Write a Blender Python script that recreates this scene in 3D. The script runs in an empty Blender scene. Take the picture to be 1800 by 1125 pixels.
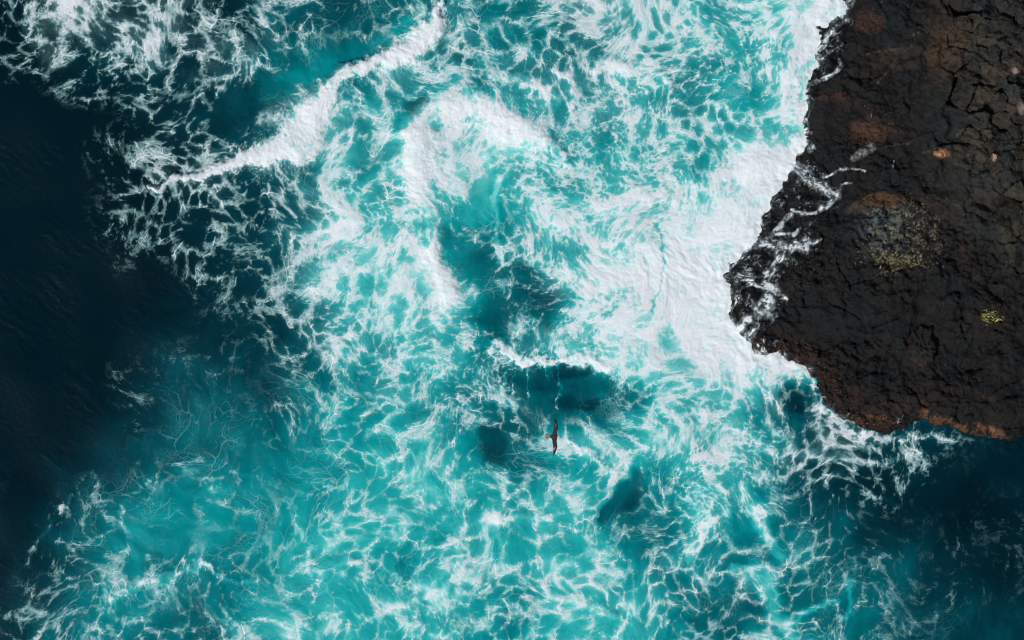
import bpy, bmesh, math, random
from mathutils import Vector, Matrix
# ---------------------------------------------------------------- camera, sky, sun, exposure
scene = bpy.context.scene
ALT, UPM = 120.0, 30.0            # flying height above the sea in metres; map units per metre
cam_d = bpy.data.cameras.new('camera'); cam = bpy.data.objects.new('camera', cam_d)
scene.collection.objects.link(cam); scene.camera = cam
cam.location = (0, 0, ALT); cam.rotation_euler = (0, 0, 0)
cam_d.sensor_width = 36; cam_d.lens = 36 * ALT / 60.0; cam_d.clip_start = 1; cam_d.clip_end = 4000
SUN_EL = math.radians(50); SUN_AZ = math.radians(227)   # clockwise from +Y: the light comes from the lower left
SUN_TO = Vector((math.cos(SUN_EL) * math.sin(SUN_AZ), math.cos(SUN_EL) * math.cos(SUN_AZ), math.sin(SUN_EL)))
world = bpy.data.worlds.new('World'); scene.world = world; world.use_nodes = True
nt = world.node_tree; bg = nt.nodes['Background']
sky = nt.nodes.new('ShaderNodeTexSky'); sky.sky_type = 'NISHITA'; sky.sun_disc = False
sky.sun_elevation = SUN_EL; sky.sun_rotation = SUN_AZ
nt.links.new(sky.outputs[0], bg.inputs[0]); bg.inputs[1].default_value = 0.06
sun_d = bpy.data.lights.new('sun', 'SUN'); sun = bpy.data.objects.new('sun', sun_d)
scene.collection.objects.link(sun)
sun_d.energy = 2.7; sun_d.angle = math.radians(5); sun_d.color = (1.0, .98, .95)
sun.rotation_euler = (-SUN_TO).to_track_quat('-Z', 'Y').to_euler(); sun.location = (-60, -60, 90)
vs = scene.view_settings
vs.view_transform = 'Standard'; vs.look = 'None'; vs.exposure = 0.0; vs.gamma = 1.0; vs.use_curve_mapping = False
scene.cycles.max_bounces = 5; scene.cycles.filter_width = 1.0
COL = scene.collection
# FIELDS BEGIN
import numpy as np
RNG = np.random.default_rng(7)
_GA = (RNG.random((6, 256, 256)) * 2 * np.pi).astype(np.float32)
_GX, _GY = np.cos(_GA), np.sin(_GA)
_JX = RNG.random((6, 256, 256)).astype(np.float32)
_JY = RNG.random((6, 256, 256)).astype(np.float32)

def ss(a, b, x):
    t = np.clip((x - a) / (b - a), 0, 1)
    return t * t * (3 - 2 * t)

def perlin(x, y, k=0):
    xi = np.floor(x).astype(np.int32); yi = np.floor(y).astype(np.int32)
    fx = (x - xi).astype(np.float32); fy = (y - yi).astype(np.float32)
    x0 = xi & 255; x1 = (xi + 1) & 255; y0 = yi & 255; y1 = (yi + 1) & 255
    gx, gy = _GX[k], _GY[k]
    a = gx[y0, x0] * fx + gy[y0, x0] * fy
    b = gx[y0, x1] * (fx - 1) + gy[y0, x1] * fy
    c = gx[y1, x0] * fx + gy[y1, x0] * (fy - 1)
    d = gx[y1, x1] * (fx - 1) + gy[y1, x1] * (fy - 1)
    u = fx * fx * fx * (fx * (fx * 6 - 15) + 10); v = fy * fy * fy * (fy * (fy * 6 - 15) + 10)
    ab = a + u * (b - a); cd = c + u * (d - c)
    return (ab + v * (cd - ab)) * 1.5

def fbm(x, y, s, o=4, k=0, g=0.5):
    r = 0; a = 1.0; t = 0
    for i in range(o):
        r = r + a * perlin(x / s + 17.3 * i + 5, y / s + 9.1 * i + 3, (k + i) % 6)
        t += a; a *= g; s = s / 2.03
    return r / t

def ridge(x, y, s, o=3, k=0, g=0.55):
    r = 0; a = 1.0; t = 0
    for i in range(o):
        r = r + a * (1 - np.minimum(1, np.abs(perlin(x / s + 31.7 * i, y / s + 12.9 * i, (k + i) % 6)) * 2.2))
        t += a; a *= g; s = s / 2.1
    return r / t

def cells(x, y, s, k=0, jit=0.92):
    x = x / s; y = y / s
    xi = np.floor(x).astype(np.int32); yi = np.floor(y).astype(np.int32)
    f1 = np.full(x.shape, 9, np.float32); f2 = f1.copy(); cid = np.zeros(x.shape, np.float32)
    for dy in (-1, 0, 1):
        for dx in (-1, 0, 1):
            a = (xi + dx) & 255; b = (yi + dy) & 255
            px = xi + dx + 0.5 + jit * (_JX[k][b, a] - 0.5) - x
            py = yi + dy + 0.5 + jit * (_JY[k][b, a] - 0.5) - y
            d = np.sqrt(px * px + py * py).astype(np.float32) * (.72 + .62 * _JY[(k + 2) % 6][b, a])
            m = d < f1
            f2 = np.where(m, f1, np.minimum(f2, d))
            cid = np.where(m, _JX[(k + 1) % 6][b, a], cid)
            f1 = np.where(m, d, f1)
    return f1, f2, cid

def sample(g, x, y, x0, y0, st):
    """bilinear lookup of a coarse grid"""
    u = np.clip((x - x0) / st, 0, g.shape[1] - 1.001); v = np.clip((y - y0) / st, 0, g.shape[0] - 1.001)
    i = u.astype(np.int32); j = v.astype(np.int32); u = (u - i).astype(np.float32); v = (v - j).astype(np.float32)
    return (g[j, i] * (1 - u) + g[j, i + 1] * u) * (1 - v) + (g[j + 1, i] * (1 - u) + g[j + 1, i + 1] * u) * v

def blur(a, s):
    """separable gaussian blur by FFT, s in samples"""
    h, w = a.shape; p = int(3 * s) + 1
    b = np.pad(a, p, mode='edge')
    fy = np.fft.fftfreq(b.shape[0])[:, None]; fx = np.fft.rfftfreq(b.shape[1])[None]
    f = np.fft.rfft2(b) * np.exp(-2 * (np.pi * s) ** 2 * (fx * fx + fy * fy))
    return np.fft.irfft2(f, s=b.shape)[p:p + h, p:p + w].astype(np.float32)

def seg_dist(x, y, pts, rad=None):
    """distance to a polyline; with rad, distance / local radius"""
    best = np.full(x.shape, 1e9, np.float32)
    n = len(pts)
    for i in range(n - 1):
        (ax, ay), (bx, by) = pts[i], pts[i + 1]
        dx, dy = bx - ax, by - ay; L = dx * dx + dy * dy + 1e-9
        t = np.clip(((x - ax) * dx + (y - ay) * dy) / L, 0, 1)
        d = np.sqrt((x - ax - t * dx) ** 2 + (y - ay - t * dy) ** 2)
        if rad is not None: d = d / (rad[i] + t * (rad[i + 1] - rad[i]))
        best = np.minimum(best, d)
    return best

# foam cover (0..9) and water tone (0 deep .. 9 milky), one digit per 50 x 46.9 patch of sea, seaward to shore
FOAM = """
277665542443 335554457777 666789999999
274667556533 348654445766 666699999999
265247356433 787555556666 556899999999
001333343256 354565766775 645789999999
000023221467 654787656766 565789999999
001223334687 558877866566 567999999999
000125565346 668767545667 579999999999
000133343347 656842776777 789999999999
000222333368 767342777787 899999999999
000022332358 767734667889 999999999999
000000222357 767833358999 989999999999
000000012346 677852347789 999999999999
000000111256 666652467888 999999999999
000011121135 565556777686 899999999999
000021111123 565544111357 687644444444
000021111334 455445211156 675443222222
000010011223 445542346656 775566542200
000123222122 345533445655 776555443110
102322143324 455535555524 775544321012
013331122246 555566666424 654442111123
133432223345 544555455545 644433221223
024445542345 543676656655 455443321212
144433334356 556655447665 435334322223
455554546677 655545455555 333534322111
"""
TONE = """
011111111343 345455544666 666788999999
011223223454 446445554555 666788999999
011124123555 456455554555 566788999999
000011223346 565666656676 577888999999
000011223367 665777766666 566888999999
000001122456 667777766666 567899999999
000001123335 667888656667 678999999999
000001122236 667776776777 789999999999
000001222357 777667777888 899999999999
000000112357 778754667889 999999999999
000000012246 778855468899 999999999999
000000011245 677874458789 999999999999
000000112246 677774577888 999999999999
000001222235 667765665787 899999999999
000002333245 667644344478 687533333333
000012344456 666655444467 676432222222
000134455567 677763467777 776432222100
001244445556 677864567776 676422112110
002356666666 788877678745 776522111001
013456566667 787777788545 766544211001
134565666678 875777777745 655655432111
024555655678 776887887765 556655543211
135666556778 877766478876 546545543322
245555446788 877766678866 545765544333
"""
def digits(s):
    rows = [r.replace(' ', '') for r in s.strip().split('\n')]
    a = np.array([[int(c) for c in r] for r in rows], np.float32)
    assert a.shape == (24, 36), a.shape
    return a

def cubic(g, x, y, sharp=.55):
    """smooth B-spline lookup, slightly sharpened beforehand"""
    gp = np.pad(g, 2, mode='edge')
    sm = gp.copy()
    sm[1:-1, 1:-1] = (gp[:-2, 1:-1] + gp[2:, 1:-1] + gp[1:-1, :-2] + gp[1:-1, 2:]) / 4
    gp = gp + sharp * (gp - sm)
    u = np.clip(x / 50 - 0.5, -0.5, 35.5) + 2; v = np.clip(y / 46.875 - 0.5, -0.5, 23.5) + 2
    i = np.clip(u.astype(np.int32), 1, gp.shape[1] - 3); j = np.clip(v.astype(np.int32), 1, gp.shape[0] - 3)
    u = u - i; v = v - j
    def w(t): return ((1 - t) ** 3 / 6, (3 * t ** 3 - 6 * t * t + 4) / 6, (-3 * t ** 3 + 3 * t * t + 3 * t + 1) / 6, t ** 3 / 6)
    wu, wv = w(u), w(v); r = 0
    for b in range(4):
        for a in range(4):
            r = r + gp[j + b - 1, i + a - 1] * wu[a] * wv[b]
    return r.astype(np.float32)

# strokes: points and half widths.  add = foam cover gained, tone = tone gained, h = height in metres
CREST = dict(p=[(772, 8), (768, 35), (745, 66), (712, 92), (660, 112), (600, 136), (574, 165), (556, 195), (540, 225), (515, 258), (475, 270), (430, 276), (380, 300), (330, 315), (270, 328)],
             r=[6, 12, 15, 13, 10, 9, 14, 20, 27, 25, 20, 11, 7, 6, 4])
STROKES = [  # points, radii, foam, tone, height, softness
    (CREST['p'], CREST['r'], 1.1, 0.25, 0.55, 0.55),
    ([(736, 250), (738, 215), (765, 188), (815, 178), (865, 186), (900, 222), (935, 238)], [22, 22, 20, 18, 18, 20, 22], .5, .2, .35, .7),
    ([(735, 250), (728, 300), (745, 345), (760, 400), (765, 450), (785, 500), (800, 520)], [24, 20, 16, 13, 13, 16, 12], .45, .2, .25, .7),
    ([(905, 215), (960, 250), (1000, 285)], [14, 10, 6], .3, .1, .2, .6),
    ([(880, 315), (870, 345), (875, 385), (868, 420), (880, 455)], [6, 5, 5, 5, 6], .5, .15, .1, .5),
    ([(868, 612), (885, 604), (900, 630), (935, 638), (975, 640), (1015, 632), (1045, 638), (1068, 652)], [7, 8, 6, 5, 5, 5, 5, 6], .8, .2, .3, .4),
    ([(890, 655), (882, 690), (900, 715)], [5, 6, 6], .4, .2, .1, .6),
    ([(1060, 110), (1105, 125), (1150, 118), (1170, 150)], [10, 10, 10, 8], .35, .1, .25, .6),
    ([(980, 120), (995, 135), (1010, 165), (1005, 200)], [6, 7, 7, 6], .35, .1, .2, .6),
    ([(865, 130), (900, 135), (950, 150), (980, 180)], [8, 9, 9, 6], .3, .1, .2, .6),
    ([(1160, 395), (1168, 440), (1163, 500), (1150, 545)], [2.5, 2, 2.5, 3], -.3, -.12, -.12, .8),
    ([(985, 390), (1040, 370), (1110, 340), (1180, 345)], [9, 9, 8, 8], .25, .1, .2, .6),
    ([(1215, 350), (1260, 310), (1330, 290), (1390, 270)], [9, 9, 9, 9], .25, .1, .2, .6),
    # thin lines of the lower water
    ([(195, 1052), (240, 1030), (290, 1015), (345, 1000), (365, 992), (385, 1008), (420, 1020), (455, 1025)], [4, 6, 6, 5, 4, 4, 3, 3], .5, .1, .15, .6),
    ([(345, 985), (360, 995), (375, 1005)], [4, 5, 4], .5, .1, .1, .6),
    ([(45, 985), (75, 950), (90, 920), (110, 890), (125, 870)], [4, 5, 6, 5, 4], .4, .1, .1, .7),
    ([(215, 900), (222, 880), (245, 855), (275, 835)], [4, 5, 5, 3], .35, .05, 0, .8),
    ([(300, 825), (345, 812), (390, 813), (420, 832), (450, 845)], [3, 4, 5, 5, 4], .35, .05, 0, .8),
    ([(228, 890), (255, 884), (290, 886), (308, 900)], [3, 3, 3, 3], .35, .05, 0, .8),
    ([(215, 900), (218, 935), (222, 960), (240, 978), (275, 980)], [5, 5, 5, 4, 3], .3, .05, 0, .8),
    ([(360, 860), (395, 862)], [10, 8], .45, .1, 0, .9),
    ([(530, 935), (545, 990), (548, 1020)], [5, 5, 4], .35, .1, .1, .7),
    ([(570, 990), (610, 980), (640, 1000), (662, 1030)], [6, 6, 5, 4], .3, .1, .2, .7),
    ([(640, 1085), (720, 1060), (790, 1030), (815, 1000), (805, 965)], [5, 6, 7, 6, 5], .35, .1, .1, .7),
    ([(780, 962), (830, 915), (880, 905), (930, 910), (985, 900)], [5, 8, 8, 6, 6], .35, .1, .1, .7),
    ([(885, 830), (890, 880), (870, 920), (880, 960)], [8, 6, 5, 5], .35, .1, 0, .8),
    ([(930, 1020), (985, 1055), (1060, 1070), (1095, 1090), (1090, 1125)], [5, 6, 5, 6, 6], .35, .1, .2, .7),
    ([(1000, 780), (1030, 800), (1080, 830), (1075, 870), (1040, 905)], [3, 4, 5, 6, 4], .35, .1, .1, .7),
    ([(1335, 900), (1330, 930), (1360, 955), (1370, 985)], [14, 12, 8, 6], .2, .25, 0, .9),
    ([(1290, 1000), (1335, 1005), (1355, 1060), (1380, 1100), (1395, 1125)], [10, 14, 13, 11, 8], .3, .3, 0, .9),
    ([(1390, 1095), (1430, 1070), (1470, 1055)], [7, 6, 4], .3, .2, 0, .9),
    ([(1490, 1020), (1500, 1060), (1485, 1090)], [7, 6, 8], .25, .2, 0, .9),
    ([(1280, 890), (1240, 930), (1210, 980)], [8, 10, 7], .3, .15, .1, .8),
    ([(1365, 760), (1400, 790), (1450, 800), (1500, 812), (1560, 812), (1620, 795)], [8, 10, 10, 9, 8, 6], .3, .1, 0, .8),
    ([(1500, 855), (1540, 878), (1580, 888)], [5, 5, 4], .25, .1, 0, .8),
    ([(1425, 655), (1432, 700), (1470, 742), (1510, 766), (1560, 776), (1606, 764), (1650, 768), (1690, 772)], [5, 5, 5, 6, 6, 6, 4, 2], .55, .1, 0, .9),
    # dark and clear pockets
    ([(900, 665), (960, 665), (1030, 672), (1080, 675)], [14, 24, 24, 12], -.75, -.08, -.2, .35),
    ([(985, 650), (1030, 655)], [12, 10], -.3, -.2, -.1, .6),
    ([(985, 710), (1040, 712)], [12, 10], -.5, -.15, -.1, .6),
    ([(868, 762), (872, 800)], [18, 20], -.3, -.14, -.15, .5),
    ([(1120, 845), (1095, 880), (1060, 905)], [18, 20, 16], -.6, -.2, -.15, .5),
    ([(1385, 690), (1400, 720)], [18, 14], -.3, -.25, 0, .8),
    ([(1408, 780)], [1], 0, 0, 0, 1),
    ([(862, 325), (848, 355), (835, 385)], [22, 19, 17], -.7, .16, -.15, .6),
    ([(775, 395), (805, 455), (840, 470), (852, 500), (876, 560), (885, 590)], [10, 22, 26, 18, 14, 12], -.6, -.06, -.2, .7),
    ([(930, 480), (950, 520), (960, 560)], [14, 24, 14], -.15, -.14, -.1, .9),
    ([(735, 188)], [1], 0, 0, 0, 1),
    ([(712, 1003), (712, 1006)], [12, 12], -.8, -.1, 0, .2),
    ([(1205, 55), (1008, 60)], [0.1, 0.1], 0, 0, 0, 1),
    ([(250, 930), (285, 935)], [38, 38], -.35, .05, 0, .6),
    ([(560, 60), (620, 40), (690, 20)], [20, 26, 22], -.2, .02, -.2, .9),
    ([(470, 158), (540, 125), (600, 98), (650, 78), (720, 40)], [18, 22, 18, 16, 12], -.42, .13, -.2, .9),
    ([(400, 215), (430, 175), (470, 150)], [26, 28, 20], -.5, -.02, -.2, .9),
    ([(560, 110), (590, 95), (640, 80)], [12, 16, 12], -.3, -.05, -.15, .9),
    ([(1285, 160), (1295, 168)], [26, 24], -.35, .05, .25, .6),
    ([(730, 188), (748, 182)], [16, 16], -.7, -.2, -.1, .5),
    ([(930, 645), (934, 670), (929, 700)], [1.6, 1.4, 1.2], 1.0, .2, 0, .8),
    ([(961, 640), (963, 668)], [1.5, 1.2], 1.0, .2, 0, .8),
    ([(978, 645), (986, 680), (984, 700), (975, 722)], [1.6, 1.6, 2, 1.4], 1.0, .2, 0, .8),
    ([(905, 645), (908, 690)], [1.2, 1.2], .9, .2, 0, .8),
]

VEILS = [  # points, half widths, strength
    (CREST['p'], [q * 1.0 for q in CREST['r']], .9),
    ([(560, 165), (530, 180), (490, 200), (465, 215)], [14, 16, 14, 8], .55),
    ([(585, 200), (560, 250), (520, 285)], [14, 16, 12], .5),
    ([(560, 190), (520, 200), (480, 210)], [16, 14, 8], .5),
    ([(740, 240), (742, 212), (770, 190), (815, 180), (862, 188), (895, 220), (930, 236)], [20, 18, 15, 13, 13, 15, 15], .8),
    ([(800, 215), (850, 235), (880, 265)], [26, 30, 24], .5),
    ([(732, 250), (728, 300), (748, 350), (762, 400), (768, 450), (788, 500)], [18, 16, 13, 10, 11, 14], .75),
    ([(775, 505), (770, 535)], [26, 18], .55),
    ([(1000, 500), (1080, 470), (1150, 450)], [26, 36, 40], .35),
    ([(1050, 590), (1090, 600)], [26, 22], .55),
    ([(1230, 560), (1250, 470), (1290, 400), (1340, 330)], [56, 58, 46, 34], .42),
    ([(1410, 60), (1402, 130), (1395, 200), (1380, 270)], [20, 18, 20, 24], .65),
    ([(960, 590), (1000, 600)], [16, 16], .4),
]
def warp(x, y, scale, amp, steps, k):
    """carry points back along a swirling, divergence-free flow"""
    st = max(2.6, scale / 9)
    x0, x1, y0, y1 = -400., 2200., -400., 1525.
    gx, gy = np.meshgrid(np.arange(x0, x1, st, dtype=np.float32), np.arange(y0, y1, st, dtype=np.float32))
    psi = fbm(gx, gy, scale, 2, k, .4)
    gv, gu = np.gradient(psi, st)
    n = np.sqrt((gu ** 2 + gv ** 2).mean())
    u, v = (gv / n).astype(np.float32), (-gu / n).astype(np.float32)
    h = amp / steps
    for _ in range(steps):
        a = sample(u, x, y, x0, y0, st); b = sample(v, x, y, x0, y0, st)
        x = x - h * a; y = y - h * b
    return x, y

def rank(p):
    """histogram-equalise to 0..1"""
    q = np.quantile(p.ravel()[::37], np.linspace(0, 1, 257))
    return np.interp(p, q, np.linspace(0, 1, 257)).astype(np.float32)

def lerp(a, b, t): return a + (b - a) * t

TONES = np.array([[0, 24, 32], [0, 38, 47], [0, 53, 62], [0, 73, 82], [0, 93, 99], [0, 117, 122], [6, 142, 143], [34, 166, 163], [108, 197, 192], [200, 228, 225]], np.float32) / 255
def lin(c): return np.where(c <= 0.04045, c / 12.92, ((c + 0.055) / 1.055) ** 2.4)

def sea_fields(X, Y, st):
    """X, Y: sea positions in map units (30 per metre); st: grid step"""
    X = X.astype(np.float32); Y = Y.astype(np.float32)
    wx, wy = warp(X, Y, 130, 14, 3, 0)
    C = cubic(digits(FOAM), wx, wy) / 9
    T = .5 * cubic(digits(TONE), wx, wy, .4) / 9
    tq = digits(TONE); tq = np.pad(tq, 1, mode='edge')
    tq = (4 * tq[1:-1, 1:-1] + 2 * (tq[:-2, 1:-1] + tq[2:, 1:-1] + tq[1:-1, :-2] + tq[1:-1, 2:]) + tq[:-2, :-2] + tq[2:, 2:] + tq[:-2, 2:] + tq[2:, :-2]) / 16
    T = T + .5 * cubic(tq, wx, wy, 0) / 9
    T = T + .07 * np.exp(-((X - 330) / 130) ** 2 - ((Y - 640) / 130) ** 2) + .03 * np.exp(-((X - 340) / 190) ** 2 - ((Y - 860) / 170) ** 2) - .04 * ss(800, 950, Y) * ss(1150, 1400, X)
    C = C * (1 - .5 * ss(1660, 1760, X) * ss(800, 860, Y))
    C = C * (1 - .22 * ss(640, 780, Y) * ss(820, 520, X)) * (1 - .14 * ss(760, 860, Y)) * (1 - .12 * ss(760, 840, Y) * ss(1250, 1450, X))
    H = 0.0 * X
    jx = X + 22 * fbm(X, Y, 46, 6, 2, .62); jy = Y + 22 * fbm(X + 400, Y, 46, 6, 3, .62)
    for pts, rad, f, t, h, soft in STROKES:
        if abs(f) + abs(t) + abs(h) == 0: continue
        xs = [p[0] for p in pts]; ys = [p[1] for p in pts]; m = max(rad) * 3 + 15
        b = (X > min(xs) - m) & (X < max(xs) + m) & (Y > min(ys) - m) & (Y < max(ys) + m)
        if not b.any(): continue
        d = seg_dist(jx[b], jy[b], pts, rad)
        k = 1 - ss(1 - soft, 1 + soft, d)
        nz = fbm(X[b], Y[b], 20, 5, 5, .7)
        C[b] += f * k * (.62 + 1.1 * nz if f > 0 else 1); T[b] += t * k
        H[b] += .7 * h * min(1, (max(rad) / 16)) * (1 - ss(0, 2.8, d))
    # flow-carried coordinates
    ax, ay = warp(X, Y, 210, 17, 3, 1)
    ax, ay = warp(ax, ay, 85, 3.6, 3, 2)
    bx, by = warp(ax, ay, 34, 1.35, 2, 3)
    cx, cy = warp(bx, by, 12, .5, 2, 4)
    f1, f2, _ = cells(bx, by, 28, 0); ea = f1 / f2
    f1, f2, _ = cells(bx + 900, by + 300, 50, 3); eb = f1 / f2
    kz = ss(-.15, .15, fbm(X, Y, 140, 2, 0) + .3 * fbm(ax, ay, 40, 2, 3))
    e1 = lerp(ea, eb, kz)
    f1, f2, _ = cells(cx + 500, cy, 14, 1); e2 = f1 / f2
    f1, f2, _ = cells(cx, cy + 300, 7.2, 2); e3 = f1 / f2
    r1 = ridge(cx, cy, 24, 4, 3)
    ux, uy = warp(ax, ay, 46, 6, 3, 5); ux, uy = warp(ux, uy, 20, 1.8, 2, 0)
    r2 = ridge(ux, uy, 34, 4, 1, .6); f1, f2, _ = cells(ux + 70, uy + 30, 19, 4); e5 = f1 / f2
    n0 = fbm(ax, ay, 110, 3, 5); n1 = fbm(bx, by, 52, 5, 0, .55); n2 = fbm(cx, cy, 14, 4, 1, .55); n3 = fbm(cx, cy, 5, 2, 2)
    sx = fbm(X, Y, 190, 3, 4)
    bias = 0 * X
    for (gx, gy, rx, ry, v) in [(900, 960, 330, 170, -.28), (620, 340, 150, 220, -.2), (900, 50, 130, 80, -.5), (1120, 50, 100, 70, -.4), (1060, 430, 200, 170, .4), (1250, 160, 160, 120, .15), (300, 980, 260, 120, -.15), (1420, 1000, 220, 120, -.2), (120, 60, 120, 80, -.3)]:
        bias = bias + v * np.exp(-((X - gx) / rx) ** 2 - ((Y - gy) / ry) ** 2)
    lace = rank(1.1 * e1 + .34 * e2 + .12 * e3 + .14 * e5 + .10 * r2 + .5 * n1 + .35 * n0)
    fine = rank(.50 * e2 + .38 * e3 + .30 * e1 + .25 * e5 + .35 * r2 + .7 * n1 + .35 * n2)
    crumb = rank(n2 + .9 * r1 + .5 * e3 + .4 * n3 + .5 * n1)
    mixf = ss(-.25, .35, .7 * sx + bias + .3 * (C - .6))
    p = lerp(lace, fine, mixf * .85)
    p = rank(lerp(p, crumb, .12 + .45 * ss(.35, .1, C) * ss(.5, .2, T)))
    C = np.clip(C, 0, 1.6)
    cov = np.interp(C, [0, .1, .3, .5, .7, .85, 1, 1.3, 1.6], [0, .035, .14, .30, .52, .70, .86, 1.07, 1.4]).astype(np.float32)
    thr = 1 - cov
    # 1. a milky film: wide, see-through, with clear-edged holes
    film = (.6 * ss(thr - .20, thr - .04, p) + .4 * ss(thr - .40, thr + .20, p)) * ss(.01, .10, cov)
    film = film * np.clip(.60 + .30 * ss(.55, 1.05, C) + .45 * n1 + .22 * n2 - .25 * ss(.3, .1, C), 0, 1)
    film = .8 * film + .2 * blur(film, 3 / st)
    # 2. denser froth inside it
    w = .08 + .10 * ss(.3, .9, C)
    froth = ss(thr + .16 - w, thr + .16 + w, p)
    froth = froth * np.clip(.46 + .44 * ss(.45, 1.0, C) + .60 * n2 + .35 * n3 + .30 * n1, 0, 1) * ss(.01, .08, cov)
    # 3. bright threads: rims of the cells and ridges, broken and thin
    g1 = ss(-.25, .25, n2 + .5 * n1 + .1); g2 = ss(-.2, .3, fbm(cx + 300, cy, 18, 3, 4) + .1 * n1)
    g3 = ss(-.18, .22, fbm(X + 600, Y, 75, 3, 2)); g4 = ss(-.05, .2, fbm(bx, by + 700, 30, 3, 3))
    th = np.maximum(ss(.915, .995, e1 + .04 * n3) * (.2 + .8 * g1) * (.35 + .65 * g4), ss(.88, .99, e2 + .05 * n3) * .9 * g2 * (.3 + .7 * g3))
    th = np.maximum(th, np.maximum(ss(.80, .93, r2), .9 * ss(.89, .99, e5)) * (1 - .85 * g3) * (.3 + .7 * g1))
    th = np.maximum(th, .8 * ss(.84, .98, e3) * g1 * g2)
    th = np.maximum(th, .85 * ss(.82, .94, r1) * g2)
    near = ss(thr - .46, thr + .02, p) * ss(.015, .12, cov)
    thl = (.66 + .34 * ss(-.2, .3, n1 + .5 * n2)) * (.70 + .30 * ss(.15, .55, C))
    # 4. veils of spray and aerated wash: soft, cloud-like
    veil = .48 * ss(.66, 1.05, C + .20 * n1 + .08 * n2) + .12 * ss(.4, .75, C + .3 * n1)
    dcr = np.full(X.shape, 9, np.float32); b = (X > 190) & (X < 860) & (Y > -60) & (Y < 400)
    dcr[b] = seg_dist(jx[b], jy[b], CREST['p'], CREST['r'])
    for pts, rad, v in VEILS:
        xs = [q[0] for q in pts]; ys = [q[1] for q in pts]; m = max(rad) * 3.2 + 30
        b = (X > min(xs) - m) & (X < max(xs) + m) & (Y > min(ys) - m) & (Y < max(ys) + m)
        d = seg_dist(jx[b], jy[b], pts, rad)
        veil[b] = np.maximum(veil[b], v * np.exp(-(d / 1.15) ** 2) * np.clip(.72 + .8 * n1[b] + 1.0 * n2[b] + .4 * n3[b], 0, 1.15))
    spray = ss(.34, .52, perlin(X / 2.7, Y / 2.7, 1) + .35 * n2) * ss(2.6, .9, dcr)
    thickk = ss(.75, 1.05, C + .25 * n1)
    a = 1 - (1 - np.clip(film, 0, 1) * (.50 + .26 * thickk)) * (1 - np.clip(froth, 0, 1) * (.60 + .30 * thickk)) * (1 - np.clip(th, 0, 1) * near * thl * .42) * (1 - np.clip(veil, 0, .97))
    a = np.clip(np.maximum(a, .8 * spray), 0, 1)
    # how strongly fresh threads of foam may show
    fresh = np.clip(np.maximum(near * thl, .22 * ss(.22, .6, T) * ss(-.10, .25, fbm(bx + 400, by, 90, 3, 1))), 0, 1) * ss(1.25, .8, C)
    a = np.clip(a + .06 * (a - .42) * 4 * a * (1 - a), 0, 1)
    # wrinkles and thin places in the thick wash
    wr = ss(.62, .86, ridge(bx * 1.3 + 50, by, 34, 4, 1, .6)) * ss(-.15, .25, fbm(X, Y, 70, 2, 3))
    a = a - ss(.75, .98, a) * (.26 * wr + .15 * ss(-.05, .45, n0 + .7 * n2) + .08 * ss(0, .4, n3 + n2))
    # milk: bubbles mixed into the water below
    under = blur(ss(thr - .45, thr + .3, .6 * p + .4 * rank(n1 + n0)) * ss(.02, .25, cov), 3.0 / st)
    aeration = blur(a, 18 / st)  # foam cover blurred wide: water around foam is aerated, so paler
    T = np.clip(T + .05 * sx + .14 * (aeration - .35) * ss(.1, .4, T) + .05 * n1, 0, 1)
    Tw = np.clip(np.interp(T, [0, .5, .7, .9, 1], [0, .5, .71, .82, .90]) - .02 + .12 * under * ss(.10, .6, T) + .12 * fbm(ax, ay, 42, 4, 2) * ss(.05, .3, T), 0, 1)
    water = np.stack([np.interp(Tw * 9, np.arange(10), lin(TONES)[:, i]) for i in range(3)], -1).astype(np.float32)
    return dict(a=a, under=under, T=T, Tw=Tw, water=water, H=H, C=C, n1=n1, n2=n2, n3=n3, r1=r1, cx=cx, cy=cy, bx=bx, by=by, p=p, aeration=aeration, fresh=fresh, ax=ax, ay=ay)
# FIELDS END
LIT = 0.80          # how bright a flat white sheet shows here: display colours are divided by it
def srgb(*c): return lin(np.array(c, np.float64) / 255) / LIT

# ---------------------------------------------------------------- small helpers
def to_world(sx, sy, z):
    """sea-map position (map units, y down) seen at height z -> metres"""
    k = (ALT - z) / ALT / UPM
    return (sx - 900) * k, (562.5 - sy) * k

def tag(o, label=None, cat=None, group=None, kind=None):
    if label: o['label'] = label
    if cat: o['category'] = cat
    if group: o['group'] = group
    if kind: o['kind'] = kind
    return o

def grid_faces(h, w):
    i = np.arange(h * w, dtype=np.int32).reshape(h, w)
    return np.stack([i[1:, :-1], i[1:, 1:], i[:-1, 1:], i[:-1, :-1]], -1).reshape(-1, 4)

def mesh_from(name, verts, faces, cols=None, mat=None, smooth=True, extra=None):
    """numpy mesh; unused vertices are dropped"""
    used = np.zeros(len(verts), bool); used[faces.ravel()] = True
    idx = np.cumsum(used).astype(np.int32) - 1
    verts = verts[used]; faces = idx[faces]
    n = faces.shape[1]
    me = bpy.data.meshes.new(name)
    me.vertices.add(len(verts)); me.vertices.foreach_set('co', np.ascontiguousarray(verts, np.float32).ravel())
    me.loops.add(faces.size); me.loops.foreach_set('vertex_index', np.ascontiguousarray(faces, np.int32).ravel())
    me.polygons.add(len(faces)); me.polygons.foreach_set('loop_start', np.arange(0, faces.size, n, dtype=np.int32))
    me.update(calc_edges=True)
    if smooth: me.polygons.foreach_set('use_smooth', np.ones(len(faces), bool))
    if cols is not None:
        at = me.color_attributes.new('tint', 'FLOAT_COLOR', 'POINT')
        at.data.foreach_set('color', np.ascontiguousarray(cols[used], np.float32).ravel())
    if extra:
        at = me.attributes.new(extra[0], 'FLOAT_VECTOR', 'POINT')
        at.data.foreach_set('vector', np.ascontiguousarray(extra[1][used], np.float32).ravel())
    if mat: me.materials.append(mat)
    return me

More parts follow.
